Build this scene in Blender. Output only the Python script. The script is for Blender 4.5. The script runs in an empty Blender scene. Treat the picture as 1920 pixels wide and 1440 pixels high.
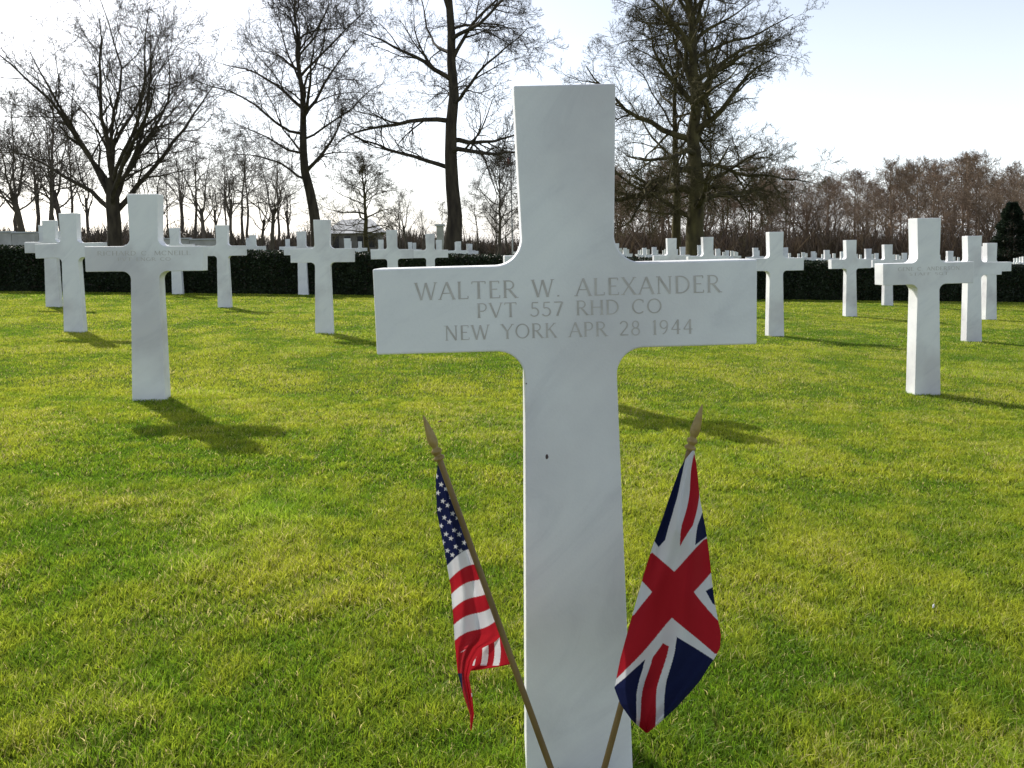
import bpy, bmesh, math, random
import numpy as np
from mathutils import Vector, Matrix, Quaternion
SC = bpy.context.scene
COL = SC.collection
R = math.radians
SL = -0.042            # ground falls gently to the right
F = 1500.0; PPX = 960.0; PPY = 547.0; CAMZ = 0.79
P = math.atan(77/1500)

# ------------------------------------------------------------------ camera
cd = bpy.data.cameras.new('camera'); cam = bpy.data.objects.new('camera', cd); COL.objects.link(cam)
cd.sensor_width = 36; cd.lens = 36*F/1920; cd.shift_y = -(720-PPY)/1920
cd.clip_start = 0.05; cd.clip_end = 3000
M3 = (Matrix.Rotation(math.pi/2-P, 3, 'X') @ Matrix.Rotation(-0.0205, 3, 'Z'))
cam.matrix_world = Matrix.Translation((0, 0, CAMZ)) @ M3.to_4x4()
SC.camera = cam
def ray(px, py): return M3 @ Vector(((px-PPX)/F, -(py-PPY)/F, -1))
def on_ground(px, py):
    d = ray(px, py); t = -CAMZ/(d.z-SL*d.x)
    return Vector((d.x*t, d.y*t, CAMZ+d.z*t))
def at_depth(px, py, z): return Vector((0, 0, CAMZ))+ray(px, py)*z
def far(px, Y):
    d = ray(px, 465); x = d.x/d.y*Y
    return Vector((x, Y, SL*x))
gz = lambda x, y=0: SL*x

# ------------------------------------------------------------------ helpers
def tag(o, label=None, cat=None, group=None, kind=None):
    if label: o['label'] = label
    if cat: o['category'] = cat
    if group: o['group'] = group
    if kind: o['kind'] = kind
    return o
def empty(name, loc, rz=0):
    o = bpy.data.objects.new(name, None); o.empty_display_size = .1; COL.objects.link(o); o.location = loc; o.rotation_euler = (0, 0, rz); return o
def mesh_obj(name, V, Fc, mat, parent=None, smooth=False):
    me = bpy.data.meshes.new(name); me.from_pydata(V, [], Fc); me.update()
    me.materials.append(mat)
    if smooth: me.polygons.foreach_set('use_smooth', [True]*len(me.polygons))
    o = bpy.data.objects.new(name, me); COL.objects.link(o)
    if parent: o.parent = parent
    return o
def bm_obj(name, bm, mat, parent=None, smooth=False):
    me = bpy.data.meshes.new(name); bm.to_mesh(me); bm.free(); me.materials.append(mat)
    if smooth: me.polygons.foreach_set('use_smooth', [True]*len(me.polygons))
    o = bpy.data.objects.new(name, me); COL.objects.link(o)
    if parent: o.parent = parent
    return o
def mat_new(name):
    m = bpy.data.materials.new(name); m.use_nodes = True; nt = m.node_tree; nt.nodes.clear()
    out = nt.nodes.new('ShaderNodeOutputMaterial'); return m, nt, out
def noise_mat(name, c1, c2, scale=5, rough=.8, bump=.0, bscale=40, stretch=(1, 1, 1), detail=6, spec=.3, p=(.35, .65)):
    m, nt, out = mat_new(name); N = nt.nodes; L = nt.links
    tc = N.new('ShaderNodeTexCoord'); mp = N.new('ShaderNodeMapping'); mp.inputs['Scale'].default_value = stretch
    L.new(tc.outputs['Object'], mp.inputs['Vector'])
    no = N.new('ShaderNodeTexNoise'); no.inputs['Scale'].default_value = scale; no.inputs['Detail'].default_value = detail
    L.new(mp.outputs[0], no.inputs['Vector'])
    cr = N.new('ShaderNodeValToRGB'); cr.color_ramp.elements[0].position = p[0]; cr.color_ramp.elements[1].position = p[1]
    cr.color_ramp.elements[0].color = (*c1, 1); cr.color_ramp.elements[1].color = (*c2, 1)
    L.new(no.outputs['Fac'], cr.inputs['Fac'])
    b = N.new('ShaderNodeBsdfPrincipled'); b.inputs['Roughness'].default_value = rough; b.inputs['Specular IOR Level'].default_value = spec
    L.new(cr.outputs['Color'], b.inputs['Base Color'])
    if bump:
        n2 = N.new('ShaderNodeTexNoise'); n2.inputs['Scale'].default_value = bscale; n2.inputs['Detail'].default_value = 5
        L.new(mp.outputs[0], n2.inputs['Vector'])
        bp = N.new('ShaderNodeBump'); bp.inputs['Strength'].default_value = bump; bp.inputs['Distance'].default_value = .01
        L.new(n2.outputs['Fac'], bp.inputs['Height']); L.new(bp.outputs[0], b.inputs['Normal'])
    L.new(b.outputs[0], out.inputs[0]); return m

# ------------------------------------------------------------------ materials
def marble_mat():
    m, nt, out = mat_new('white_marble'); N = nt.nodes; L = nt.links
    tc = N.new('ShaderNodeTexCoord'); oi = N.new('ShaderNodeObjectInfo')
    add = N.new('ShaderNodeVectorMath'); add.operation = 'ADD'
    mul = N.new('ShaderNodeMath'); mul.operation = 'MULTIPLY'; mul.inputs[1].default_value = 37
    L.new(oi.outputs['Random'], mul.inputs[0]); L.new(tc.outputs['Object'], add.inputs[0]); L.new(mul.outputs[0], add.inputs[1])
    mp = N.new('ShaderNodeMapping'); mp.inputs['Rotation'].default_value = (0, R(42), 0); L.new(add.outputs[0], mp.inputs['Vector'])
    mp2 = N.new('ShaderNodeMapping'); mp2.inputs['Scale'].default_value = (1.4, 2, 4.0); L.new(mp.outputs[0], mp2.inputs['Vector'])
    n1 = N.new('ShaderNodeTexNoise'); n1.inputs['Scale'].default_value = 2.4; n1.inputs['Detail'].default_value = 9; n1.inputs['Roughness'].default_value = .66
    n1.inputs['Distortion'].default_value = .9
    L.new(mp2.outputs[0], n1.inputs['Vector'])
    cr = N.new('ShaderNodeValToRGB'); e = cr.color_ramp.elements
    e[0].position = .30; e[0].color = (.76, .762, .775, 1); e[1].position = .62; e[1].color = (.90, .90, .895, 1)
    x = e.new(.46); x.color = (.86, .862, .865, 1)
    L.new(n1.outputs['Fac'], cr.inputs['Fac'])
    n2 = N.new('ShaderNodeTexNoise'); n2.inputs['Scale'].default_value = 2.3; n2.inputs['Detail'].default_value = 5
    L.new(add.outputs[0], n2.inputs['Vector'])
    c2 = N.new('ShaderNodeValToRGB'); c2.color_ramp.elements[0].position = .34; c2.color_ramp.elements[0].color = (.80, .775, .79, 1)
    c2.color_ramp.elements[1].position = .52; c2.color_ramp.elements[1].color = (1, 1, 1, 1)
    L.new(n2.outputs['Fac'], c2.inputs['Fac'])
    mx = N.new('ShaderNodeMix'); mx.data_type = 'RGBA'; mx.blend_type = 'MULTIPLY'; mx.inputs['Factor'].default_value = 1
    L.new(cr.outputs[0], mx.inputs['A']); L.new(c2.outputs[0], mx.inputs['B'])
    n3 = N.new('ShaderNodeTexNoise'); n3.inputs['Scale'].default_value = 260; n3.inputs['Detail'].default_value = 3
    L.new(add.outputs[0], n3.inputs['Vector'])
    b = N.new('ShaderNodeBsdfPrincipled'); b.inputs['Roughness'].default_value = .5; b.inputs['Specular IOR Level'].default_value = .3
    bp = N.new('ShaderNodeBump'); bp.inputs['Strength'].default_value = .12; bp.inputs['Distance'].default_value = .002
    L.new(n3.outputs['Fac'], bp.inputs['Height']); L.new(bp.outputs[0], b.inputs['Normal'])
    L.new(mx.outputs['Result'], b.inputs['Base Color']); L.new(b.outputs[0], out.inputs[0]); return m
M_marble = marble_mat()
M_letter = noise_mat('engraved_letter', (.49, .455, .425), (.63, .595, .565), 45, .8, 0)
M_chip = noise_mat('dark_chip', (.05, .04, .04), (.15, .1, .1), 90, .8)
M_bark = noise_mat('bark', (.035, .027, .02), (.085, .068, .045), 6, .95, .8, 12, (1, 1, .25))
M_bark2 = noise_mat('mossy_bark', (.04, .032, .018), (.13, .11, .045), 2.5, .95, .6, 12, (1, 1, .4))
M_wood_bark = noise_mat('hazed_brown_bark', (.17, .12, .085), (.32, .235, .165), 1.2, .95)  # brown bark lightened, distance haze mixed into its colour
M_wood_bark2 = noise_mat('grey_wood_bark', (.08, .065, .052), (.16, .13, .10), 1.2, .95)
M_hedge = noise_mat('hedge_inner', (.008, .012, .006), (.02, .03, .012), 6, .95)
M_stick = noise_mat('varnished_stick', (.14, .085, .03), (.24, .155, .06), 30, .45, .2, 120, (1, 1, .1), spec=.4)
M_gold = noise_mat('gold_paint', (.26, .17, .045), (.38, .27, .09), 60, .42, .2, 150, spec=.5)
M_stone = noise_mat('pale_stone', (.45, .43, .40), (.62, .6, .56), 1.5, .8, .2, 8)
M_pwall = noise_mat('pavilion_wall', (.18, .16, .14), (.28, .26, .23), 1.5, .8)
M_roof = noise_mat('pale_roof', (.5, .5, .5), (.64, .64, .64), .8, .6)
M_dark = noise_mat('dark_window', (.02, .02, .025), (.05, .05, .06), 2, .3)
M_steel = noise_mat('flagpole_white', (.5, .5, .5), (.6, .6, .6), 3, .5)
M_leafdry = noise_mat('dry_leaf', (.10, .06, .03), (.2, .13, .07), 80, .8)

def attr_mat(name, transl, rough=.7, spec=.2, tboost=1.0, weave=False):
    m, nt, out = mat_new(name); N = nt.nodes; L = nt.links
    a = N.new('ShaderNodeAttribute'); a.attribute_name = 'Color'
    b = N.new('ShaderNodeBsdfPrincipled'); b.inputs['Roughness'].default_value = rough; b.inputs['Specular IOR Level'].default_value = spec
    L.new(a.outputs['Color'], b.inputs['Base Color'])
    t = N.new('ShaderNodeBsdfTranslucent')
    hs = N.new('ShaderNodeHueSaturation'); hs.inputs['Value'].default_value = tboost; L.new(a.outputs['Color'], hs.inputs['Color']); L.new(hs.outputs[0], t.inputs['Color'])
    mx = N.new('ShaderNodeMixShader'); mx.inputs[0].default_value = transl
    L.new(b.outputs[0], mx.inputs[1]); L.new(t.outputs[0], mx.inputs[2]); L.new(mx.outputs[0], out.inputs[0])
    if weave:
        tc = N.new('ShaderNodeTexCoord'); n = N.new('ShaderNodeTexNoise'); n.inputs['Scale'].default_value = 350; L.new(tc.outputs['Object'], n.inputs['Vector'])
        bp = N.new('ShaderNodeBump'); bp.inputs['Strength'].default_value = .25; bp.inputs['Distance'].default_value = .001
        L.new(n.outputs['Fac'], bp.inputs['Height']); L.new(bp.outputs[0], b.inputs['Normal'])
    return m
M_grass = attr_mat('grass_blade', .5, .5, .25, 1.45)
M_cloth = attr_mat('flag_cloth', .3, .85, .1, 1.2, True)
M_hleaf = attr_mat('hedge_leaf', .15, .5, .3)

# ------------------------------------------------------------------ ground
def ground():
    m, nt, out = mat_new('turf_soil'); N = nt.nodes; L = nt.links
    tc = N.new('ShaderNodeTexCoord')
    n = N.new('ShaderNodeTexNoise'); n.inputs['Scale'].default_value = 1.6; n.inputs['Detail'].default_value = 10; n.inputs['Roughness'].default_value = .7
    L.new(tc.outputs['Object'], n.inputs['Vector'])
    n2 = N.new('ShaderNodeTexNoise'); n2.inputs['Scale'].default_value = 90; n2.inputs['Detail'].default_value = 4; L.new(tc.outputs['Object'], n2.inputs['Vector'])
    cr = N.new('ShaderNodeValToRGB'); e = cr.color_ramp.elements; e[0].position = .35; e[0].color = (.06, .11, .013, 1); e[1].position = .65; e[1].color = (.17, .21, .03, 1)
    L.new(n.outputs['Fac'], cr.inputs['Fac'])
    c2 = N.new('ShaderNodeValToRGB'); c2.color_ramp.elements[0].position = .3; c2.color_ramp.elements[0].color = (.45, .4, .35, 1); c2.color_ramp.elements[1].position = .7
    L.new(n2.outputs['Fac'], c2.inputs['Fac'])
    mx = N.new('ShaderNodeMix'); mx.data_type = 'RGBA'; mx.blend_type = 'MULTIPLY'; mx.inputs['Factor'].default_value = 1
    L.new(cr.outputs[0], mx.inputs['A']); L.new(c2.outputs[0], mx.inputs['B'])
    b = N.new('ShaderNodeBsdfPrincipled'); b.inputs['Roughness'].default_value = 1; b.inputs['Specular IOR Level'].default_value = .05
    bp = N.new('ShaderNodeBump'); bp.inputs['Strength'].default_value = .8; bp.inputs['Distance'].default_value = .02
    L.new(n2.outputs['Fac'], bp.inputs['Height']); L.new(bp.outputs[0], b.inputs['Normal'])
    L.new(mx.outputs['Result'], b.inputs['Base Color']); L.new(b.outputs[0], out.inputs[0])
    xs = [-400, -60, 0, 60, 400]; ys = [-30, 0, 20, 60, 200, 900]
    V = [(x, y, SL*x) for y in ys for x in xs]
    Fc = [(j*5+i, j*5+i+1, (j+1)*5+i+1, (j+1)*5+i) for j in range(5) for i in range(4)]
    tag(mesh_obj('ground', V, Fc, m), 'gently sloping lawn ground of the cemetery', 'ground', kind='structure')
ground()

rng = np.random.default_rng(5)
_g = rng.random((256, 256))
def vnoise(x, y, s):
    x = x*s+1000; y = y*s+1000
    xi = np.floor(x).astype(int); yi = np.floor(y).astype(int); fx = x-xi; fy = y-yi
    fx = fx*fx*(3-2*fx); fy = fy*fy*(3-2*fy)
    a = _g[xi % 256, yi % 256]; b = _g[(xi+1) % 256, yi % 256]; c = _g[xi % 256, (yi+1) % 256]; d = _g[(xi+1) % 256, (yi+1) % 256]
    return (a*(1-fx)+b*fx)*(1-fy)+(c*(1-fx)+d*fx)*fy
def fast_mesh(name, V, T, C, mat):
    me = bpy.data.meshes.new(name)
    me.vertices.add(len(V)); me.vertices.foreach_set('co', V.astype(np.float32).ravel())
    n = len(T); k = T.shape[1]
    me.loops.add(n*k); me.loops.foreach_set('vertex_index', T.astype(np.int32).ravel())
    me.polygons.add(n); me.polygons.foreach_set('loop_start', np.arange(n, dtype=np.int32)*k)
    me.update(calc_edges=True)
    if C is not None:
        ca = me.color_attributes.new('Color', 'FLOAT_COLOR', 'POINT')
        ca.data.foreach_set('color', np.concatenate([C, np.ones((len(C), 1))], 1).astype(np.float32).ravel())
    me.materials.append(mat); me.validate()
    o = bpy.data.objects.new(name, me); COL.objects.link(o); return o

def grass():
    bands = [(0.8, 1.6, 72000, .0018, 1), (1.6, 2.6, 54000, .0021, 1), (2.6, 4.2, 32000, .003, .9), (4.2, 7, 14000, .005, .8), (7, 10.5, 7000, .008, .7), (10.5, 16, 3600, .0125, .7)]
    VV = []; CC = []
    for z0, z1, dens, w, hs in bands:
        wid = z1*.70+.25
        n = int((z1-z0)*2*wid*dens)
        x = (rng.random(n)*2-1)*wid; y = z0+rng.random(n)*(z1-z0)
        keep = np.abs(x) < y*.70+.25
        x = x[keep]; y = y[keep]; n = len(x)
        big = vnoise(x, y, .9); mid = vnoise(x+31, y+7, 3.3); sm = vnoise(x+3, y+77, 13); tuft = vnoise(x-9, y+41, 1.7)
        clump = vnoise(x+60, y-12, 34)
        h = (.005+.008*sm+.013*clump*(mid+.35)+.007*rng.random(n))*hs
        tf = np.clip((tuft*.6+mid*.4-.68)/.14, 0, 1)
        g2 = np.exp(-(((x+.72)/.16)**2+((y-2.3)/.22)**2))+np.exp(-(((x+.85)/.14)**2+((y-1.95)/.12)**2))*.8
        tf = np.clip(tf*.4+g2*(.25+sm)*.9, 0, 1)
        h = h*(1+1.4*tf*rng.random(n))
        la = vnoise(x+5, y+5, 24)*16+rng.normal(0, 1.8, n)
        ll = h*np.abs(rng.normal(.7, .45, n))
        lx = np.cos(la)*ll; ly = np.sin(la)*ll
        th = rng.random(n)*math.pi; ww = w*(.6+.8*rng.random(n))
        ux = np.cos(th)*ww/2; uy = np.sin(th)*ww/2
        z = SL*x-.002
        b0 = np.stack([x-ux, y-uy, z], 1); b1 = np.stack([x+ux, y+uy, z], 1)
        m = np.stack([x+lx*.35, y+ly*.35, z+h*.62], 1)
        m0 = m-np.stack([ux, uy, 0*ux], 1)*.8; m1 = m+np.stack([ux, uy, 0*ux], 1)*.8
        tip = np.stack([x+lx, y+ly, z+h], 1)
        f = np.clip(.52+(big-.5)*.7+(mid-.5)*.8+(sm-.5)*.8+rng.normal(0, .18, n), 0, 1)[:, None]
        cg = np.array([.135, .25, .014]); cy = np.array([.39, .42, .036])
        c = cg*(1-f)+cy*f
        c = c*(1-tf[:, None]*.5)+np.array([.27, .48, .035])*tf[:, None]*.5
        straw = rng.random(n) < (.05+.10*(mid > .6))
        c[straw] = np.array([.54, .47, .19])
        c *= (.7+.6*rng.random(n))[:, None]
        if z1 <= 4.3:
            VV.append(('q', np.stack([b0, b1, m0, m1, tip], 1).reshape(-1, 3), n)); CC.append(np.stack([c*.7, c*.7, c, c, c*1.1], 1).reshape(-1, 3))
        else:
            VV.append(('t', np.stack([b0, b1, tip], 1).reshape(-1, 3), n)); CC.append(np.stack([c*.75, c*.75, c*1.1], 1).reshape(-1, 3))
    T = []; off = 0
    for k, v, n in VV:
        i = np.arange(n)
        if k == 'q':
            a = off+i*5
            T += [np.stack([a, a+1, a+3], 1), np.stack([a, a+3, a+2], 1), np.stack([a+2, a+3, a+4], 1)]
        else:
            a = off+i*3; T.append(np.stack([a, a+1, a+2], 1))
        off += len(v)
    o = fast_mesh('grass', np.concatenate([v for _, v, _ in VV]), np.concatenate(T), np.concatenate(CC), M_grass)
    tag(o, 'short sunlit mown lawn grass around the white crosses', 'grass', kind='stuff')
grass()

# ------------------------------------------------------------------ gravestone crosses
H = 1.03; TH = .09
def cross_mesh(seg=8, bev=.003, al=.28, ar=.28):
    top = .0735; neck = .0672; az0, az1 = .648, .7726; low = .0675; base = .0815; r = .040
    def side(arm):
        Rt = [(base, -.06), (low, az0-r)]
        for k in range(1, seg+1):
            a = math.pi/2*k/seg; Rt.append((low+r*(1-math.cos(a)), az0-r+r*math.sin(a)))
        Rt += [(arm-.001, az0), (arm+.001, az1)]
        for k in range(seg+1):
            a = math.pi/2*k/seg; Rt.append((neck+r*(1-math.sin(a)), az1+r*(1-math.cos(a))))
        Rt.append((top, H)); return Rt
    pts = side(ar)+[(-x, z) for x, z in reversed(side(al))]
    bm = bmesh.new(); vs = [bm.verts.new((x, -TH/2, z)) for x, z in pts]
    f = bm.faces.new(vs); r_ = bmesh.ops.extrude_face_region(bm, geom=[f])
    bmesh.ops.translate(bm, verts=[v for v in r_['geom'] if isinstance(v, bmesh.types.BMVert)], vec=(0, TH, 0))
    bmesh.ops.recalc_face_normals(bm, faces=bm.faces)
    ed = []
    for e in bm.edges:
        a, b = e.verts
        if abs(a.co.y-b.co.y) < 1e-6: ed.append(e)
        elif abs(a.co.x) > .26 or a.co.z > H-.001: ed.append(e)
    bmesh.ops.bevel(bm, geom=ed, offset=bev, segments=2, profile=.5, affect='EDGES')
    me = bpy.data.meshes.new('gravestone_cross'); bm.to_mesh(me); bm.free(); me.materials.append(M_marble)
    return me
CROSS = cross_mesh()

TK, TN = .125, .066
def arc(cx, cy, rx, ry, a0, a1, n=14): return [(cx+rx*math.cos(R(a0+(a1-a0)*i/n)), cy+ry*math.sin(R(a0+(a1-a0)*i/n))) for i in range(n+1)]
def ser(x, y): return ([(x-.10, y), (x+.10, y)], .045)
stem = lambda x: ([(x, 0), (x, 1)], TK)
G = {
 'A': (.78, [([(.02, 0), (.39, 1)], TN), ([(.39, 1), (.76, 0)], TK), ([(.15, .36), (.62, .36)], TN), ser(.02, .02), ser(.76, .02)]),
 'C': (.76, [(arc(.42, .5, .38, .47, 48, 312, 20), .1), ([(.68, .74), (.68, .95)], .045)]),
 'D': (.78, [stem(.1), ([(.1, .97), (.28, .97)]+arc(.28, .5, .45, .47, 90, -90, 18)+[(.1, .03)], .09), ser(.1, .98), ser(.1, .02)]),
 'E': (.58, [stem(.1), ([(.1, .97), (.52, .97)], TN), ([(.1, .52), (.44, .52)], TN), ([(.1, .03), (.56, .03)], TN), ([(.52, .97), (.52, .84)], .045), ([(.56, .03), (.56, .17)], .045)]),
 'F': (.56, [stem(.1), ([(.1, .97), (.52, .97)], TN), ([(.1, .52), (.44, .52)], TN), ([(.52, .97), (.52, .84)], .045), ser(.1, .02)]),
 'G': (.80, [(arc(.42, .5, .38, .47, 48, 318, 20), .1), ([(.70, .1), (.70, .42)], TK*.8), ser(.7, .43)]),
 'H': (.80, [stem(.1), stem(.70), ([(.1, .52), (.7, .52)], TN), ser(.1, .98), ser(.1, .02), ser(.7, .98), ser(.7, .02)]),
 'I': (.22, [stem(.11), ser(.11, .98), ser(.11, .02)]),
 'K': (.70, [stem(.1), ([(.60, 1), (.12, .45)], TN), ([(.28, .6), (.68, 0)], TK), ser(.1, .98), ser(.1, .02), ser(.6, .98), ser(.66, .02)]),
 'L': (.58, [stem(.1), ([(.1, .03), (.55, .03)], TN), ([(.55, .03), (.55, .18)], .045), ser(.1, .98)]),
 'M': (.95, [([(.08, 0), (.12, 1)], TN), ([(.12, 1), (.47, .05)], TK), ([(.47, .05), (.82, 1)], TN), ([(.82, 1), (.87, 0)], TK), ser(.08, .02), ser(.87, .02)]),
 'N': (.80, [([(.1, 0), (.1, 1)], TN), ([(.1, 1), (.70, 0)], TK), ([(.70, 0), (.70, 1)], TN), ser(.1, .02), ser(.06, .98), ser(.7, .98)]),
 'O': (.88, [(arc(.44, .5, .40, .47, 0, 360, 26), .095)]),
 'P': (.60, [stem(.1), ([(.1, .97), (.3, .97)]+arc(.3, .71, .25, .26, 90, -90)+[(.1, .45)], .08), ser(.1, .98), ser(.1, .02)]),
 'R': (.70, [stem(.1), ([(.1, .97), (.3, .97)]+arc(.3, .735, .24, .235, 90, -90)+[(.1, .5)], .08), ([(.3, .5), (.68, 0)], TK), ser(.1, .98), ser(.1, .02), ser(.7, .02)]),
 'S': (.52, [(arc(.26, .73, .2, .24, 30, 260, 12)+arc(.26, .26, .22, .24, 80, -150, 12), .095)]),
 'T': (.74, [([(.37, 0), (.37, 1)], TK), ([(.02, .97), (.72, .97)], TN), ([(.02, .97), (.02, .84)], .045), ([(.72, .97), (.72, .84)], .045), ser(.37, .02)]),
 'V': (.74, [([(.02, 1), (.38, 0)], TK), ([(.38, 0), (.72, 1)], TN), ser(.02, .98), ser(.72, .98)]),
 'W': (1.08, [([(.02, 1), (.30, 0)], TK), ([(.30, 0), (.54, .98)], TN), ([(.54, .98), (.80, 0)], TK), ([(.80, 0), (1.06, 1)], TN), ser(.02, .98), ser(1.06, .98)]),
 'X': (.72, [([(.04, 1), (.68, 0)], TK), ([(.66, 1), (.04, 0)], TN), ser(.05, .98), ser(.66, .98), ser(.05, .02), ser(.68, .02)]),
 'Y': (.72, [([(.02, 1), (.36, .5)], TK), ([(.70, 1), (.36, .5)], TN), ([(.36, .52), (.36, 0)], TK), ser(.02, .98), ser(.70, .98), ser(.36, .02)]),
 '5': (.56, [([(.14, .94), (.50, .94)], .09), ([(.14, .94), (.12, .56)], TN), (arc(.25, .3, .26, .28, 118, -150, 16), .095)]),
 '7': (.56, [([(.03, .94), (.54, .94)], .09), ([(.54, .94), (.2, 0)], TK)]),
 '2': (.58, [(arc(.27, .72, .23, .25, 165, -35, 12)+[(.04, .04)], .095), ([(.04, .05), (.56, .05)], .1)]),
 '8': (.56, [(arc(.28, .74, .19, .23, 0, 360, 18), .085), (arc(.28, .26, .24, .24, 0, 360, 18), .09)]),
 '1': (.26, [stem(.13), ser(.13, .02), ([(.13, 1), (.02, .86)], .06)]),
 '9': (.58, [(arc(.28, .69, .23, .27, 0, 360, 18), .09), (arc(.14, .69, .38, .66, 0, -80, 10), .08)]),
 '4': (.62, [([(.44, 1), (.03, .33)], TN), ([(.03, .33), (.60, .33)], .07), ([(.44, 1), (.44, 0)], TK)]),
 '.': (.2, [([(.06, .05), (.16, .05)], .1)]), ' ': (.5, [])}
def inscription(lines, parent, y0):
    V = []; Fc = []; k = 0
    for txt, xc, zc, wid, cap in lines:
        sp = .17; tot = sum(G[c][0]+sp for c in txt)-sp; sx = wid/tot; x = xc-wid/2
        for c in txt:
            for pts, w in G[c][1]:
                k += 1; y = y0-.00002*(k % 9)
                n = len(pts); base = len(V); closed = n > 3 and abs(pts[0][0]-pts[-1][0])+abs(pts[0][1]-pts[-1][1]) < 1e-6
                for i, (a, b) in enumerate(pts):
                    p0 = pts[max(i-1, 0)]; p1 = pts[min(i+1, n-1)]
                    if closed and i in (0, n-1): p0 = pts[-2]; p1 = pts[1]
                    dx = p1[0]-p0[0]; dz = p1[1]-p0[1]; l = math.hypot(dx, dz) or 1; nx, nz = -dz/l*w/2, dx/l*w/2
                    V.append((x+(a+nx)*sx, y, zc-cap/2+(b+nz*.8)*cap)); V.append((x+(a-nx)*sx, y, zc-cap/2+(b-nz*.8)*cap))
                for i in range(n-1):
                    q = base+2*i; Fc.append((q, q+1, q+3, q+2))
            x += (G[c][0]+sp)*sx
    return mesh_obj('inscription', V, Fc, M_letter, parent)

YAW = R(5.4)
AYAW = R(1.0)
A = empty('gravestone_cross', (.0860, 1.205, gz(.0860)), AYAW); A.rotation_euler = (0, R(-.3), AYAW)
tag(A, 'largest white marble cross in the foreground with three inscribed lines and two flags', 'gravestone cross', 'white marble crosses on the near lawn')
o = bpy.data.objects.new('cross_body', cross_mesh(16, .0025, .2825, .2745)); COL.objects.link(o); o.parent = A
inscription([('WALTER W. ALEXANDER', -.001, .7385, .443, .0255), ('PVT 557 RHD CO', .0, .7085, .268, .0215), ('NEW YORK APR 28 1944', -.001, .677, .361, .0215)], A, -TH/2-.0004)
def disc(name, c, rx, rz, y, mat, parent):
    V = [(c[0], y-.0006, c[1])]+[(c[0]+rx*math.cos(a*.5236)*random.uniform(.85, 1.1), y, c[1]+rz*math.sin(a*.5236)*random.uniform(.85, 1.1)) for a in range(12)]
    return mesh_obj(name, V, [(0, i+1, (i+1) % 12+1) for i in range(12)], mat, parent)
random.seed(2)
disc('chip', (-.038, .491), .0022, .004, -TH/2-.0003, M_chip, A); disc('chip', (-.0655, .60), .0009, .0012, -TH/2-.0003, M_chip, A)

near = [
 (277, 752, 'large white marble cross on the left casting a long dark shadow on the near lawn'),
 (1046, 746, 'white marble cross directly behind the largest foreground cross with one arm tip showing'),
 (1738, 741, 'large white marble cross nearest the right edge of the lawn'),
 (137, 624, 'white marble cross just left of the large left cross, in the second row'),
 (607, 627, 'lone white marble cross between the large left cross and the foreground cross arm'),
 (1455, 631, 'white marble cross just right of the foreground cross arm tip'),
 (1826, 641, 'white marble cross just right of the large right-hand cross, in the row behind it'),
 (98, 576, 'white marble cross half hidden behind the cross at far left'),
 (420, 577, 'white marble cross between the large left cross and the lone cross left of centre'),
 (738, 577, 'white marble cross whose shaft vanishes behind the left arm of the foreground cross'),
 (1329, 588, 'white marble cross peeping over the foreground right arm, nearer its tip'),
 (1596, 594, 'white marble cross alone between the right arm tip and the large right-hand cross'),
 (1858, 600, 'white marble cross overlapped by the right-hand cross pair near the right edge'),
 (332, 552, 'small white marble cross partly hidden behind the right arm of the large left cross'),
 (568, 553, 'small white marble cross just behind and left of the lone cross left of centre'),
 (808, 560, 'small white marble cross above the middle of the foreground cross left arm'),
 (1260, 574, 'small white marble cross peeping over the right arm close to the foreground neck'),
 (1666, 573, 'small white marble cross close to the hedge left of the large right-hand cross'),
 (86, 546, 'small white marble cross at the hedge, far left, mostly hidden by nearer ones'),
 (1852, 580, 'small white marble cross at the hedge near the right edge, behind two others'),
]
random.seed(8)
for i, (px, py, lab) in enumerate(near):
    g = on_ground(px, py)
    if i in (0, 2):
        r_ = empty('gravestone_cross', g); b = bpy.data.objects.new('cross_body', CROSS); COL.objects.link(b); b.parent = r_
        if i == 0: inscription([('RICHARD C. MCNEILL', 0, .7385, .44, .022), ('PVT ENGR CO', 0, .7085, .25, .017)], r_, -TH/2-.0004)
        else: inscription([('GENE C. ANDERSON', 0, .7385, .38, .021), ('STAFF SGT', 0, .7085, .24, .016)], r_, -TH/2-.0004)
    else:
        r_ = bpy.data.objects.new('gravestone_cross', CROSS); COL.objects.link(r_); r_.location = g
    r_.location.y += TH/2
    r_.rotation_euler = (R(random.gauss(0, .4)), R(random.gauss(0, .3)), YAW+R(random.gauss(0, .7)))
    if i == 2: r_.rotation_euler.z += R(1.5)
    tag(r_, lab, 'gravestone cross', 'white marble crosses on the near lawn')

n = 0
Y = 19.0; row = 0
while Y < 66:
    k0 = -int(Y*.8/2.1)-1
    for k in range(k0, -k0+1):
        x = k*2.1+(row % 2)*.25+.4; y = Y+.1*x-.0015*x*x
        px = 960+1500*x/y
        if px < -40 or px > 1960: continue
        if 985 < px < 1135: continue
        if px < 975 and (Y > 34 or (px < 440 and Y > 24)): continue
        if px > 975 and Y > 58: continue
        if random.random() < .06: continue
        c = bpy.data.objects.new('gravestone_cross', CROSS); COL.objects.link(c)
        c.location = (x, y, gz(x)-random.uniform(0, .04)); c.rotation_euler = (0, R(random.gauss(0, .5)), YAW+R(random.gauss(0, 1)))
        if px < 975: tag(c, 'tiny distant white cross showing over the hedge left of the foreground cross', 'gravestone cross', 'distant crosses beyond the hedge on the left')
        else: tag(c, 'tiny distant white cross showing over the hedge right of the foreground cross', 'gravestone cross', 'distant crosses beyond the hedge on the right')
        n += 1
    Y += 3.0+Y*.01; row += 1

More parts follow.
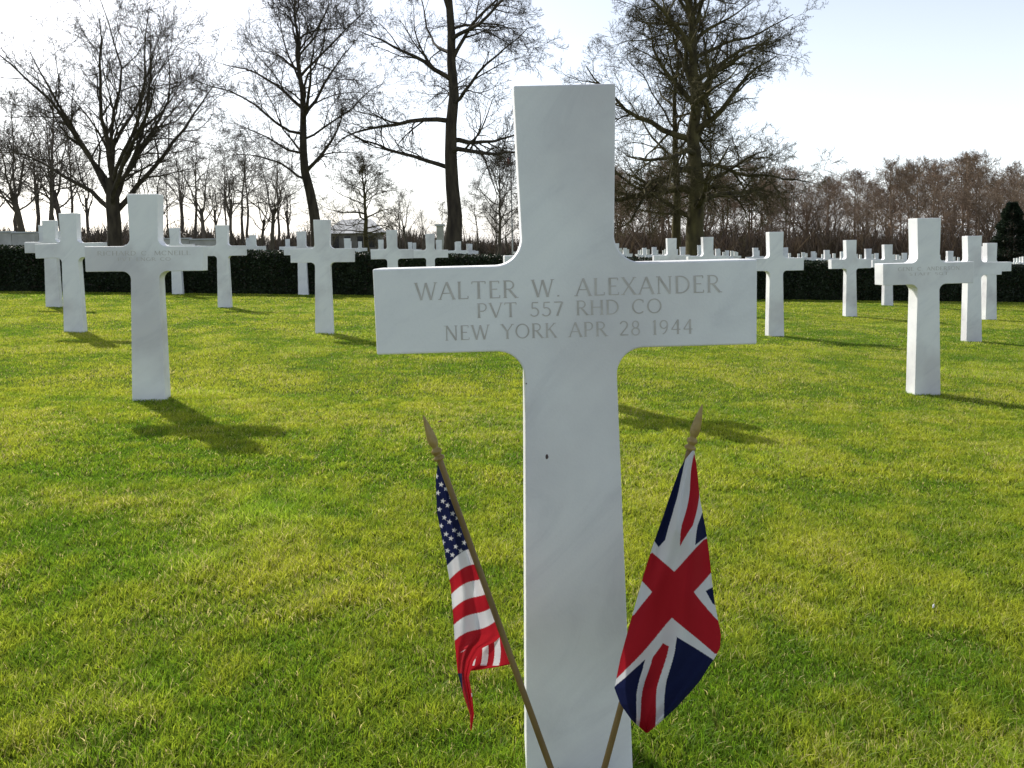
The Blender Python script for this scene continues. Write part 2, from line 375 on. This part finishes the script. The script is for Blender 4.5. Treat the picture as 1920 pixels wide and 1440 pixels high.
# ------------------------------------------------------------------ hedge
def hedge():
    a = on_ground(0, 546); b = on_ground(1920, 567)
    d = (b-a); a2 = a-d*.25; b2 = b+d*.25; Lh = (b2-a2).length; u = (b2-a2).normalized(); nrm = Vector((-u.y, u.x, 0)).normalized()
    W = .9
    root = empty('hedge', (a2+b2)/2); tag(root, 'long low dark clipped hedge crossing behind the near crosses', 'hedge')
    V = []; Fc = []; random.seed(4); ns = 240
    for i in range(ns+1):
        t = i/ns; p = a2+(b2-a2)*t; h = .665+.045*t
        for (w, z) in ((0, 0), (0, .35*h), (.01, .7*h), (.05, .98*h), (W*.5, h), (W-.05, .98*h), (W, 0)):
            q = p+nrm*(w+random.uniform(-.02, .02))+Vector((0, 0, z+random.uniform(-.015, .015)*(z > 0))); V.append(tuple(q-root.location))
    for i in range(ns):
        for k in range(6): q = i*7+k; Fc.append((q, q+1, q+8, q+7))
    Fc.append(tuple(range(7))); Fc.append(tuple(reversed(range(ns*7, ns*7+7))))
    mesh_obj('hedge_body', V, Fc, M_hedge, root)
    N_ = 90000
    t = rng.random(N_); h = .665+.045*t; top = rng.random(N_) < .38
    w = np.where(top, rng.random(N_)*W, -rng.random(N_)*.05); z = np.where(top, h+rng.random(N_)**2*.05-.015, rng.random(N_)*h)
    base = np.array(a2)[None]+np.array(b2-a2)[None]*t[:, None]+np.array(nrm)[None]*w[:, None]; base[:, 2] += z
    base -= np.array(root.location)[None]
    s = .012+.016*rng.random(N_)
    e1 = rng.normal(size=(N_, 3)); e1 /= np.linalg.norm(e1, axis=1)[:, None]; e2 = np.cross(e1, rng.normal(size=(N_, 3))); e2 /= np.linalg.norm(e2, axis=1)[:, None]
    v = np.stack([base-e1*s[:, None], base+e2*s[:, None]*.6, base+e1*s[:, None], base-e2*s[:, None]*.6], 1).reshape(-1, 3)
    c = np.array([.016, .027, .009])[None]*(.5+1.1*rng.random(N_))[:, None]; br = rng.random(N_) < .1; c[br] = [.035, .026, .015]
    c = np.repeat(c, 4, 0)
    o = fast_mesh('hedge_leaves', v, np.arange(N_*4).reshape(-1, 4), c, M_hleaf); o.parent = root
hedge()

# ------------------------------------------------------------------ trees
UP = Vector((0, 0, 1))
def tube(V, Fc, pts, rad, ns):
    base = len(V); n = len(pts)
    t0 = (pts[1]-pts[0]).normalized(); ref = Vector((1, 0, 0)) if abs(t0.x) < .8 else Vector((0, 1, 0))
    for i in range(n):
        t = (pts[min(i+1, n-1)]-pts[max(i-1, 0)]).normalized()
        u = t.cross(ref).normalized(); v = t.cross(u)
        for k in range(ns):
            a = 2*math.pi*k/ns; q = pts[i]+(u*math.cos(a)+v*math.sin(a))*rad[i]; V.append((q.x, q.y, q.z))
    for i in range(n-1):
        for k in range(ns):
            a = base+i*ns+k; b = base+i*ns+(k+1) % ns; Fc.append((a, b, b+ns, a+ns))
class Tree:
    def __init__(s, seed, nch, wig=.16, trop=.05, minr=.007, shrink=.6, ang=(28, 58)):
        s.r = random.Random(seed); s.V = []; s.F = []; s.nch = nch; s.wig = wig; s.trop = trop; s.minr = minr; s.shrink = shrink; s.ang = ang
    def rv(s): return Vector((s.r.gauss(0, 1), s.r.gauss(0, 1), s.r.gauss(0, 1)))
    def grow(s, p, d, L, r, lv):
        n = (9, 6, 5, 4, 3, 2)[min(lv, 5)]; step = L/n
        pts = [p.copy()]; rad = [r]; ds = [d]
        for i in range(n):
            d = (d+s.rv()*s.wig*(1+.2*lv)+UP*s.trop*(1 if lv < 3 else .6)).normalized()
            p = p+d*step; pts.append(p.copy()); rad.append(max(s.minr*.7, r*(1-.85*(i+1)/n))); ds.append(d)
        tube(s.V, s.F, pts, rad, (7, 5, 4, 3, 3, 3)[min(lv, 5)])
        if lv < len(s.nch):
            k = s.nch[lv]
            for j in range(k):
                t = .16+.80*(j+s.r.random()*.8)/k; f = t*n; i = min(int(f), n-1)
                q = pts[i].lerp(pts[i+1], f-i); dd = ds[i+1]
                ax = dd.cross(s.rv()).normalized()
                cdv = Quaternion(ax, R(s.r.uniform(*s.ang))) @ dd
                cl = L*s.shrink*(1.05-.5*t)*s.r.uniform(.65, 1.3)
                cr = max(s.minr, rad[i]*s.r.uniform(.38, .58))
                s.grow(q, cdv, cl, cr, lv+1)
def build_tree(name, loc, H_, r0, style, fork, spread, n1, seed, mat, label, group=None, nch=(7, 6, 5), lean=(0, 0), rz=0, low=None, el_rng=(38, 84), limb=(.3, .5), cap=.075, prof0=.30, **kw):
    T = Tree(seed, nch, **kw); rnd = T.r
    root = empty(name, loc, rz); tag(root, label, 'tree', group)
    TV = []; TF = []
    top = H_ if style == 'leader' else fork*1.15
    n = 14 if style == 'leader' else 6
    pts = []; rad = []; wob = Vector((0, 0, 0))
    for i in range(n+1):
        t = i/n; wob += Vector((rnd.gauss(0, .045), rnd.gauss(0, .045), 0))*top/8
        pts.append(Vector((lean[0]*t, lean[1]*t, -.2+(top+.2)*t))+wob*(t > 0))
        flare = 1+.45*max(0, 1-t*n/1.6)
        rad.append(r0*flare*((1-.9*t**.9) if style == 'leader' else (1-.18*t)))
    tube(TV, TF, pts, rad, 10)
    mesh_obj('trunk', TV, TF, mat, root, True)
    def tp(z):
        f = (z+.2)/(top+.2)*n; i = max(0, min(int(f), n-1)); return pts[i].lerp(pts[i+1], f-i), rad[i]
    az = rnd.random()*6.28
    if style == 'leader':
        for j in range(n1):
            u = (j+rnd.random()*.7)/n1; z = fork+(H_*.97-fork)*u**.9
            q, rr = tp(z); az += 2.4+rnd.gauss(0, .3)
            el = R(12+58*u+rnd.gauss(0, 8)) if low is None else R(low+(72-low)*u+rnd.gauss(0, 9))
            prof = (math.sin(math.pi*min(1, prof0+(.92-prof0)*u))**.8)
            L = spread*prof*rnd.uniform(.75, 1.15)
            T.grow(q, Vector((math.cos(az)*math.cos(el), math.sin(az)*math.cos(el), math.sin(el))), L, min(rr*.6, cap*spread/4*rnd.uniform(.55, 1.15)), 0)
    else:
        for j in range(n1):
            z = fork*(.66+.46*(j/n1)); q, rr = tp(z); az += 2.4+rnd.gauss(0, .3)
            el = R(rnd.uniform(*el_rng)); L = (H_-fork)*rnd.uniform(.7, 1.0)*(.62+.42*math.sin(el))
            hor = spread/(H_-fork)
            T.grow(q, Vector((math.cos(az)*math.cos(el)*hor*1.2, math.sin(az)*math.cos(el)*hor*1.2, math.sin(el))).normalized(), L, r0*rnd.uniform(*limb), 0)
    mesh_obj('crown', T.V, T.F, mat, root, False)
    return root
G1 = 'tall bare trees behind the hedge'
build_tree('bare_tree', far(214, 32), 11.5, .29, 'vase', 2.9, 7.2, 12, 9, M_bark, 'bare spreading tree at far left forking low into many upright limbs', G1, nch=(10, 8, 6, 3), trop=.035, wig=.14, el_rng=(45, 84), shrink=.52, ang=(22, 50), limb=(.22, .44), minr=.006)
build_tree('bare_tree', far(604, 36), 12.0, .29, 'leader', 3.6, 4.9, 22, 12, M_bark, 'slender bare tree left of centre with a trunk leaning slightly left', G1, nch=(8, 7, 6, 3), lean=(-1.3, 0), trop=.035, wig=.15, shrink=.58, low=12, minr=.006)
build_tree('bare_tree', far(853, 30), 15.5, .33, 'leader', 3.6, 4.9, 24, 27, M_bark, 'tall straight bare tree directly left of the foreground cross top', G1, nch=(8, 7, 6, 3), lean=(-.6, 0), trop=.01, wig=.16, low=8, shrink=.57, minr=.006)
build_tree('bare_tree', far(1312, 34), 14.0, .44, 'leader', 2.2, 5.6, 42, 47, M_bark2, 'broad bare tree right of the foreground cross with low spreading mossy branches', G1, nch=(9, 8, 6, 3), trop=.02, wig=.17, low=4, shrink=.52, minr=.0065, cap=.12, prof0=.42)
build_tree('bare_tree', far(1266, 38), 11.5, .26, 'leader', 2.4, 4.4, 18, 52, M_bark2, 'thinner bare tree standing just left of the broad right-hand tree trunk', G1, nch=(8, 7, 6, 2), lean=(-.3, 0), trop=.04, low=8)
build_tree('bare_tree', far(689, 50), 6.0, .20, 'leader', 1.3, 3.1, 24, 61, M_bark2, 'small low rounded bare tree in front of the pale pavilion', G1, nch=(8, 7, 6), trop=.0, low=5, shrink=.6, wig=.15)
build_tree('bare_tree', far(938, 58), 7.4, .17, 'leader', 1.4, 3.0, 24, 64, M_wood_bark2, 'small bare tree beside the flagpole left of the foreground cross', G1, nch=(8, 7, 6), trop=.05, low=15, wig=.13)

protos = []
PR = [('leader', 3.0, 3.6, 16, .17), ('leader', 1.8, 3.2, 18, .15), ('vase', 3.4, 5.2, 9, .2), ('leader', 4.0, 3.4, 14, .16),
      ('leader', 4.2, 3.4, 13, .17), ('vase', 3.6, 5.0, 7, .18), ('leader', 3.0, 3.2, 14, .14), ('vase', 4.6, 4.6, 7, .16)]
for i, (st, fk, spr, n1, r0) in enumerate(PR):
    protos.append(build_tree('woodland_tree', (0, 0, 0), 10, r0, st, fk, spr, n1, 100+i, M_wood_bark if i < 4 else M_wood_bark2, 'x', nch=(7, 6, 4) if i < 4 else (6, 5, 4), trop=.05, minr=.012 if i < 4 else .009, low=15, wig=.16, el_rng=(45, 84), lean=((-.5, .6, .2, -.2)[i % 4], 0)))
used = set()
def place_tree(k, loc, s, rz, label, group):
    root = protos[k]
    if k in used:
        r_ = root.copy(); COL.objects.link(r_)
        for ch in root.children: c = ch.copy(); COL.objects.link(c); c.parent = r_
    else: r_ = root; used.add(k)
    r_.location = loc; r_.rotation_euler = (0, 0, rz); r_.scale = (s*random.uniform(.9, 1.3), s, s); r_['label'] = label; r_['group'] = group
random.seed(21)
for j in range(64):
    Y = 74+(j % 4)*7+random.uniform(-3, 3); px = 1135+(j//4)*53+(j % 4)*14+random.uniform(-22, 22)
    edge = 1-.18*math.exp(-((px-1560)/110)**2)
    s = 1.08*Y/84*random.uniform(.8, 1.08)*(.9 if px < 1500 else 1.0)*edge
    place_tree(j if j < 4 else random.randrange(4), far(px, Y), s, random.uniform(0, 6.28), 'bare brown tree in the dense wood along the right horizon', 'brown trees of the right-hand wood')
pxs = [-34, 2, 28, 70, 92, 128, 150, 172, 262, 300, 316, 344, 366, 388, 418, 432, 466, 486, 518, 536, -10, 50, 108, 402, 452, 505]
for j, px in enumerate(pxs):
    Y = random.uniform(52, 80)
    s = Y/66*random.uniform(.76, 1.08)*(1.18 if px < 160 else .9)
    place_tree(4+(j % 4), far(px+random.uniform(-6, 6), Y), s, random.uniform(0, 6.28), 'thin bare grey tree in the open wood behind the left crosses', 'grey trees of the left-hand wood')
for j in range(9):
    Y = 80+random.uniform(-6, 6); px = 740+j*30+random.uniform(-14, 14)
    place_tree(4+random.randrange(4), far(px, Y), Y/70*random.uniform(.42, .66), random.uniform(0, 6.28), 'small far bare tree low on the horizon left of the foreground cross', 'small trees on the central horizon')

def brush(name, label, px0, px1, Y0, Y1, hmin, hmax, N_, col):
    px = px0+rng.random(N_)*(px1-px0); Y = Y0+rng.random(N_)*(Y1-Y0)
    x = (px-960)/1500*Y; hn = vnoise(x, Y, .25)
    h = (hmin+(hmax-hmin)*hn)*(.3+.7*rng.random(N_))
    z = SL*x
    st = np.stack([x, Y, z+rng.random(N_)*h*.5], 1); ln = h*.6
    d = np.stack([rng.normal(0, .45, N_), rng.normal(0, .45, N_), np.abs(rng.normal(.8, .3, N_))], 1)
    e = st+d*ln[:, None]; w = .02+.05*rng.random(N_)
    v = np.stack([st-np.stack([w, 0*w, 0*w], 1), st+np.stack([w, 0*w, 0*w], 1), e], 1).reshape(-1, 3)
    c = np.array(col)[None]*(.5+rng.random(N_))[:, None]
    o = fast_mesh(name, v, np.arange(N_*3).reshape(-1, 3), np.repeat(c, 3, 0), M_hleaf)
    tag(o, label, 'undergrowth', kind='stuff')
brush('undergrowth', 'tangled brown undergrowth at the foot of the right-hand wood', 1120, 2100, 68, 100, 2.0, 5.5, 60000, (.13, .092, .063))
brush('undergrowth', 'low brown brushwood beneath the left-hand trees', -150, 620, 60, 85, .8, 3.4, 30000, (.10, .08, .06))
brush('undergrowth', 'low hazy shrubs on the horizon behind the centre', 580, 1120, 85, 100, 1.6, 4.4, 22000, (.11, .088, .07))

def conifer(loc):
    root = empty('evergreen_tree', loc); tag(root, 'dark conical evergreen tree at the right edge before the brown wood', 'tree')
    V = []; Fc = []; tube(V, Fc, [Vector((0, 0, -.1)), Vector((0, 0, 2.5)), Vector((0, 0, 5.0))], [.14, .09, .02], 8)
    mesh_obj('trunk', V, Fc, M_bark, root)
    N_ = 16000; z = rng.random(N_)**1.2*5.2; rr = (1.55*(1-z/5.4)**.75+.1)*(.55+.5*np.sqrt(rng.random(N_)))*(1+.15*np.sin(z*6)); a = rng.random(N_)*6.283
    c = np.stack([rr*np.cos(a), rr*np.sin(a), z+.15], 1)
    e1 = np.stack([np.cos(a), np.sin(a), -.2+0*a], 1)*.16+rng.normal(0, .04, (N_, 3)); e2 = rng.normal(0, .05, (N_, 3))
    v = np.stack([c-e2, c+e2, c+e1], 1).reshape(-1, 3)
    o = fast_mesh('crown', v, np.arange(N_*3).reshape(-1, 3), np.repeat(np.array([.02, .032, .016])[None]*(.5+rng.random(N_))[:, None], 3, 0), M_hleaf); o.parent = root
conifer(far(1897, 62))

# ------------------------------------------------------------------ far buildings
def box(bm, c, s):
    r_ = bmesh.ops.create_cube(bm, size=1); bmesh.ops.scale(bm, vec=s, verts=r_['verts']); bmesh.ops.translate(bm, vec=c, verts=r_['verts'])
def pavilion():
    L0 = far(668, 66); root = empty('pavilion', L0, R(6)); tag(root, 'distant pale pavilion with a low hipped roof behind the small tree', 'building')
    bm = bmesh.new(); box(bm, (0, 0, .95), (4.2, 4, 1.9)); bm_obj('wall', bm, M_pwall, root)
    V = [(-2.5, -2.3, 1.9), (2.5, -2.3, 1.9), (2.5, 2.3, 1.9), (-2.5, 2.3, 1.9), (-1.1, 0, 3.1), (1.3, 0, 3.1)]
    mesh_obj('roof', V, [(0, 1, 5, 4), (1, 2, 5), (2, 3, 4, 5), (3, 0, 4), (3, 2, 1, 0)], M_roof, root)
    for x in (-1.4, -.5, .5, 1.4):
        bm = bmesh.new(); box(bm, (x, -2.02, 1.2), (.45, .06, .9)); bm_obj('window', bm, M_dark, root)
pavilion()
def pillar():
    L0 = far(826, 60); root = empty('stone_pillar', L0); tag(root, 'distant square white stone pillar with a cap left of the tall tree trunk', 'pillar')
    bm = bmesh.new(); box(bm, (0, 0, 1.25), (.5, .5, 2.5)); bm_obj('shaft', bm, M_stone, root)
    bm = bmesh.new(); box(bm, (0, 0, 2.58), (.7, .7, .15)); bm_obj('cap', bm, M_roof, root)
pillar()
def wall(px0, px1, Y, h, label):
    a = far(px0, Y); b = far(px1, Y)
    root = empty('stone_wall', (a+b)/2); c = (a+b)/2
    n_ = max(3, int((b-a).length/1.4))
    bm = bmesh.new()
    for i in range(n_):
        p = a.lerp(b, (i+.5)/n_)-c; w = (b-a).length/n_; box(bm, (p.x, 0, p.z+h/2), (w-.03, .4, h*random.uniform(.97, 1)))
    bm_obj('wall_blocks', bm, M_stone, root)
    bm = bmesh.new()
    for i in range(n_):
        p = a.lerp(b, (i+.5)/n_)-c; w = (b-a).length/n_; box(bm, (p.x, 0, p.z+h+.05), (w-.01, .55, .09))
    bm_obj('coping', bm, M_roof, root)
    tag(root, label, 'wall')
wall(-60, 70, 48, 1.2, 'pale low stone wall seen over the hedge at far left')
wall(255, 410, 52, 1.05, 'pale low stone wall seen over the hedge right of the large left cross')
def flagpole():
    L0 = far(961, 74); root = empty('flagpole', L0); tag(root, 'thin distant white flagpole with a small flag left of the foreground cross', 'flagpole')
    V = []; Fc = []; tube(V, Fc, [Vector((0, 0, 0)), Vector((0, 0, 5)), Vector((0, 0, 9.6))], [.07, .06, .04], 8); mesh_obj('pole', V, Fc, M_steel, root)
    bm = bmesh.new(); bmesh.ops.create_uvsphere(bm, u_segments=10, v_segments=6, radius=.09); bmesh.ops.translate(bm, vec=(0, 0, 9.66), verts=bm.verts); bm_obj('finial', bm, M_gold, root)
    nx, ny = 12, 16; Vv = []; C = []
    for j in range(ny+1):
        for i in range(nx+1):
            s = i/nx; t = j/ny; Vv.append((.04-s*.42, .05*math.sin(s*9+t*3), 9.5-t*.75-s*.25))
            C.append((.05, .05, .2) if (t < .4 and s < .45) else ((.6, .05, .05) if int(t*7) % 2 == 0 else (.7, .7, .7)))
    T = np.array([(j*(nx+1)+i, j*(nx+1)+i+1, (j+1)*(nx+1)+i+1, (j+1)*(nx+1)+i) for j in range(ny) for i in range(nx)])
    o = fast_mesh('flag_cloth', np.array(Vv), T, np.array(C), M_cloth); o.parent = root
flagpole()

# ------------------------------------------------------------------ hand flags
def inpoly(x, y, poly):
    c = np.zeros(x.shape, bool); n = len(poly)
    for i in range(n):
        x0, y0 = poly[i]; x1, y1 = poly[(i+1) % n]
        if y0 == y1: continue
        k = ((y0 > y) != (y1 > y)) & (x < (x1-x0)*(y-y0)/(y1-y0)+x0); c ^= k
    return c
def cloth_part(left, right, y0, y1, depth, color, nx, ny, origin):
    ly = [p[0] for p in left]; lx = [p[1] for p in left]; ry = [p[0] for p in right]; rx = [p[1] for p in right]
    yy = np.linspace(y0, y1, ny+1); S = np.linspace(0, 1, nx+1)
    Lx = np.interp(yy, ly, lx); Rx = np.interp(yy, ry, rx)
    PX = Lx[:, None]+S[None]*(Rx-Lx)[:, None]; PY = np.repeat(yy[:, None], nx+1, 1); SS = np.repeat(S[None], ny+1, 0)
    D = depth(PX, PY, SS)
    C = color(PX, PY)
    m = np.array(M3); dc = np.stack([(PX-PPX)/F, -(PY-PPY)/F, -np.ones_like(PX)], -1)
    W = dc @ m.T*D[..., None]+np.array([0, 0, CAMZ])-np.array(origin)
    idx = np.arange((ny+1)*(nx+1)).reshape(ny+1, nx+1)
    T = np.stack([idx[:-1, :-1], idx[:-1, 1:], idx[1:, 1:], idx[1:, :-1]], -1).reshape(-1, 4)
    return W.reshape(-1, 3), T, C.reshape(-1, 3)
RED = np.array([.40, .015, .024]); WHT = np.array([.68, .67, .69]); BLU = np.array([.011, .015, .055])
def lathe(name, p0, p1, prof, mat, parent, ns=16):
    ax = (p1-p0); L = ax.length; t = ax.normalized(); ref = Vector((0, 1, 0)); u = t.cross(ref).normalized(); v = t.cross(u)
    V = []; Fc = []
    for s, r_ in prof:
        for k in range(ns):
            a = 2*math.pi*k/ns; q = p0+t*(s*L)+(u*math.cos(a)+v*math.sin(a))*r_; V.append(tuple(q))
    for i in range(len(prof)-1):
        for k in range(ns): a = i*ns+k; b = i*ns+(k+1) % ns; Fc.append((a, b, b+ns, a+ns))
    return mesh_obj(name, V, Fc, mat, parent, True)
SPEAR = [(0, .0042), (.02, .0075), (.07, .0078), (.10, .0052), (.13, .0045), (.17, .0068), (.22, .0072), (.26, .0045), (.30, .0040), (.36, .0060), (.45, .0066), (.6, .0056), (.8, .0034), (.95, .0014), (1, .0004)]
def hand_flag(tip, neck, low, dt, db, label):
    a = at_depth(*tip, dt); l = at_depth(*low, db); d = (l-a)
    t = (a.z-SL*a.x)/-(d.z-SL*d.x); base = a+d*t
    root = empty('hand_flag', base); tag(root, label, 'flag', None)
    nk = a+d*((neck[1]-tip[1])/(low[1]-tip[1]))
    lathe('stick', Vector((0, 0, -.02)), nk-root.location, [(0, .0042), (.3, .0043), (.6, .0042), (1, .0041)], M_stick, root, 12)
    lathe('finial', nk-root.location, a-root.location, SPEAR, M_gold, root)
    return root
us = hand_flag((793, 778), (824, 862), (1040, 1440), 1.050, 1.068, 'small American stars and stripes hand flag leaning left in front of the foreground cross')
uk = hand_flag((1317, 758), (1296, 842), (1127, 1440), 1.048, 1.075, 'small British union hand flag leaning right in front of the foreground cross')

star_pts = []
for r_ in range(12):
    for c_ in range(7):
        sx = 818+c_*15.5+(r_ % 2)*7.7+r_*1.5; sy = 893+r_*15.5-c_*7.5
        star_pts.append((sx, sy))
def star_poly(cx, cy, r_): return [(cx+(r_ if i % 2 == 0 else r_*.42)*math.sin(i*math.pi/5+.2), cy-(r_ if i % 2 == 0 else r_*.42)*math.cos(i*math.pi/5+.2)) for i in range(10)]
def us_color(x, y):
    C = np.zeros(x.shape+(3,)); bend = 7*np.sin((x-840)*.06)
    v = y+.62*(x-870)+bend
    k = np.floor((v-1040)/31).astype(int)
    C[...] = np.where(((k % 2) == 0)[..., None], WHT, RED)
    C[v < 1040] = BLU
    for s in star_pts:
        if s[1]+.62*(s[0]-870) < 1030:
            C[inpoly(x, y, star_poly(s[0], s[1], 5.4)) & (v < 1040)] = WHT*.85
    tail = inpoly(x, y, [(840, 1232), (868, 1222), (905, 1190), (960, 1150), (960, 1195), (925, 1205), (893, 1232), (884, 1260), (880, 1275), (895, 1380), (878, 1380), (868, 1310), (862, 1262), (858, 1290), (840, 1290)])
    C[tail] = RED
    C[(y > 1262) & (x < 866+(y-1262)*.05)] = BLU*1.5
    C[(y > 1262) & (x > 872+(y-1262)*.06) & (y < 1300)] = RED
    return C
def us_depth(x, y, s):
    a = np.clip((y-875)/120, 0, 1)
    return 1.068+a*(.010*np.sin(s*5.5+y*.012)+.005*np.sin(s*13+y*.02))-.004*s+.003*np.sin(y*.05+x*.03)
usL = [(868, 821), (900, 817), (960, 819), (1030, 833), (1100, 845), (1160, 850), (1210, 853), (1260, 858), (1285, 864), (1310, 871), (1340, 881), (1370, 882)]
usR = [(868, 825), (900, 837), (970, 864), (1050, 893), (1110, 915), (1160, 931), (1190, 941), (1202, 930), (1215, 905), (1240, 888), (1270, 879), (1300, 885), (1340, 889), (1370, 884)]
v1, t1, c1 = cloth_part(usL, usR, 868, 1370, us_depth, us_color, 120, 460, us.location)
def us2_color(x, y):
    q = (x-880)-.15*(y-1200)+.004*(y-1200)**2
    k = np.floor(q/11.5).astype(int); C = np.where(((k % 2) == 0)[..., None], WHT, RED)
    C[(y-1255) > -7] = RED
    C[x > 940+(y-1230)*.1] = RED
    return C
v2, t2, c2 = cloth_part([(1188, 932), (1205, 912), (1225, 893), (1245, 882), (1258, 880)], [(1188, 941), (1215, 946), (1238, 956), (1246, 956), (1252, 925), (1258, 884)], 1188, 1258,
                        lambda x, y, s: 1.082+.003*np.sin(s*9), us2_color, 90, 80, us.location)
o = fast_mesh('flag_cloth', np.concatenate([v1, v2]), np.concatenate([t1, t2+len(v1)]), np.concatenate([c1, c2]), M_cloth); o.parent = us
o.data.polygons.foreach_set('use_smooth', [True]*len(o.data.polygons))

def uk_color(x, y):
    x = x+2.5*np.sin(y*.045); C = np.zeros(x.shape+(3,)); C[...] = WHT
    P_ = lambda poly, c: C.__setitem__(inpoly(x, y, poly), c)
    P_([(1290, 850), (1272, 875), (1256, 925), (1225, 1008), (1237, 1026), (1250, 1012), (1262, 950), (1282, 885)], BLU)
    P_([(1303, 850), (1312, 880), (1309, 930), (1300, 985), (1277, 1025), (1279, 985), (1292, 920)], RED)
    P_([(1318, 950), (1335, 1000), (1306, 1022), (1309, 985)], BLU)
    P_([(1218, 1040), (1224, 1036), (1262, 1072), (1322, 1012), (1340, 1005), (1345, 1060), (1334, 1070), (1300, 1110), (1345, 1160), (1365, 1180), (1365, 1225), (1338, 1226), (1262, 1158), (1158, 1272), (1140, 1272), (1140, 1180), (1192, 1152), (1222, 1110), (1200, 1088), (1200, 1050)], RED)
    P_([(1322, 1108), (1350, 1092), (1352, 1140), (1338, 1132)], BLU)
    P_([(1241, 1206), (1252, 1212), (1234, 1290), (1224, 1380), (1193, 1380), (1206, 1300), (1222, 1232)], RED)
    P_([(1208, 1236), (1196, 1300), (1190, 1358), (1140, 1330), (1140, 1300), (1172, 1272)], BLU)
    P_([(1268, 1194), (1337, 1238), (1340, 1262), (1310, 1300), (1240, 1365), (1252, 1275)], BLU)
    return C
def uk_depth(x, y, s):
    a = np.clip((y-845)/150, 0, 1)
    return 1.030+a*(.014*np.sin(s*6.2-y*.006+1)+.006*np.sin(s*14+y*.013))-.006*a*s+.002*np.sin(y*.05-x*.03)+.012*(1-a)
ukL = [(845, 1298), (860, 1286), (880, 1274), (930, 1256), (975, 1241), (1020, 1225), (1070, 1209), (1120, 1195), (1180, 1178), (1235, 1163), (1265, 1157), (1290, 1152), (1320, 1163), (1350, 1184), (1374, 1211)]
ukR = [(845, 1302), (880, 1307), (940, 1313), (990, 1323), (1040, 1330), (1090, 1335), (1130, 1340), (1170, 1348), (1190, 1352), (1215, 1350), (1232, 1341), (1280, 1310), (1325, 1270), (1355, 1237), (1374, 1215)]
v1, t1, c1 = cloth_part(ukL, ukR, 845, 1374, uk_depth, uk_color, 180, 480, uk.location)
o = fast_mesh('flag_cloth', v1, t1, c1, M_cloth); o.parent = uk
o.data.polygons.foreach_set('use_smooth', [True]*len(o.data.polygons))

def leaf(px, py, s, mat, label, name, cat):
    g = on_ground(px, py); V = [(-s, 0, .02), (-.3*s, -.35*s, .024), (s, 0, .021), (-.2*s, .35*s, .026), (0, 0, .03)]
    o = mesh_obj(name, V, [(0, 1, 4), (1, 2, 4), (2, 3, 4), (3, 0, 4)], mat); o.location = g; o.rotation_euler = (.3, .2, 1.0); tag(o, label, cat)
leaf(822, 800, .016, M_leafdry, 'small dry brown leaf lying on the lawn beside the left flag tip', 'dry_leaf', 'leaf')
leaf(1743, 1155, .008, M_roof, 'tiny white petal lying in the grass at lower right', 'white_petal', 'petal')

# ------------------------------------------------------------------ light
EL = R(39.5); AZ = R(-38)
w = bpy.data.worlds.new('World'); SC.world = w; w.use_nodes = True; nt = w.node_tree; nt.nodes.clear(); NN = nt.nodes; LL = nt.links
sky = NN.new('ShaderNodeTexSky'); sky.sky_type = 'NISHITA'; sky.sun_disc = False; sky.sun_elevation = EL; sky.sun_rotation = AZ
sky.air_density = 1.0; sky.dust_density = 2.0; sky.ozone_density = 2.0
hs = NN.new('ShaderNodeHueSaturation'); hs.inputs['Saturation'].default_value = .75; hs.inputs['Value'].default_value = .85; LL.new(sky.outputs[0], hs.inputs['Color'])
# bright haze that thickens towards the horizon, all round
tc = NN.new('ShaderNodeTexCoord'); sx = NN.new('ShaderNodeSeparateXYZ'); LL.new(tc.outputs['Generated'], sx.inputs[0])
ab = NN.new('ShaderNodeMath'); ab.operation = 'ABSOLUTE'; LL.new(sx.outputs['Z'], ab.inputs[0])
om = NN.new('ShaderNodeMath'); om.operation = 'SUBTRACT'; om.inputs[0].default_value = 1; LL.new(ab.outputs[0], om.inputs[1])
pw = NN.new('ShaderNodeMath'); pw.operation = 'POWER'; pw.inputs[1].default_value = 2.6; LL.new(om.outputs[0], pw.inputs[0])
vm = NN.new('ShaderNodeVectorMath'); vm.operation = 'SCALE'; vm.inputs[0].default_value = (5.3, 5.5, 5.85); LL.new(pw.outputs[0], vm.inputs['Scale'])
va = NN.new('ShaderNodeVectorMath'); va.operation = 'ADD'; LL.new(hs.outputs[0], va.inputs[0]); LL.new(vm.outputs[0], va.inputs[1])
bg = NN.new('ShaderNodeBackground'); bg.inputs[1].default_value = .15
ou = NN.new('ShaderNodeOutputWorld'); LL.new(va.outputs[0], bg.inputs[0]); LL.new(bg.outputs[0], ou.inputs[0])
ld = bpy.data.lights.new('sun', 'SUN'); ld.energy = 5.0; ld.angle = R(.5); ld.color = (1, .96, .88)
lo = bpy.data.objects.new('sun', ld); COL.objects.link(lo)
sd = Vector((math.sin(AZ)*math.cos(EL), math.cos(AZ)*math.cos(EL), math.sin(EL)))
lo.rotation_euler = (-sd).to_track_quat('-Z', 'Y').to_euler()
SC.view_settings.view_transform = 'Standard'; SC.view_settings.look = 'None'; SC.view_settings.exposure = 0
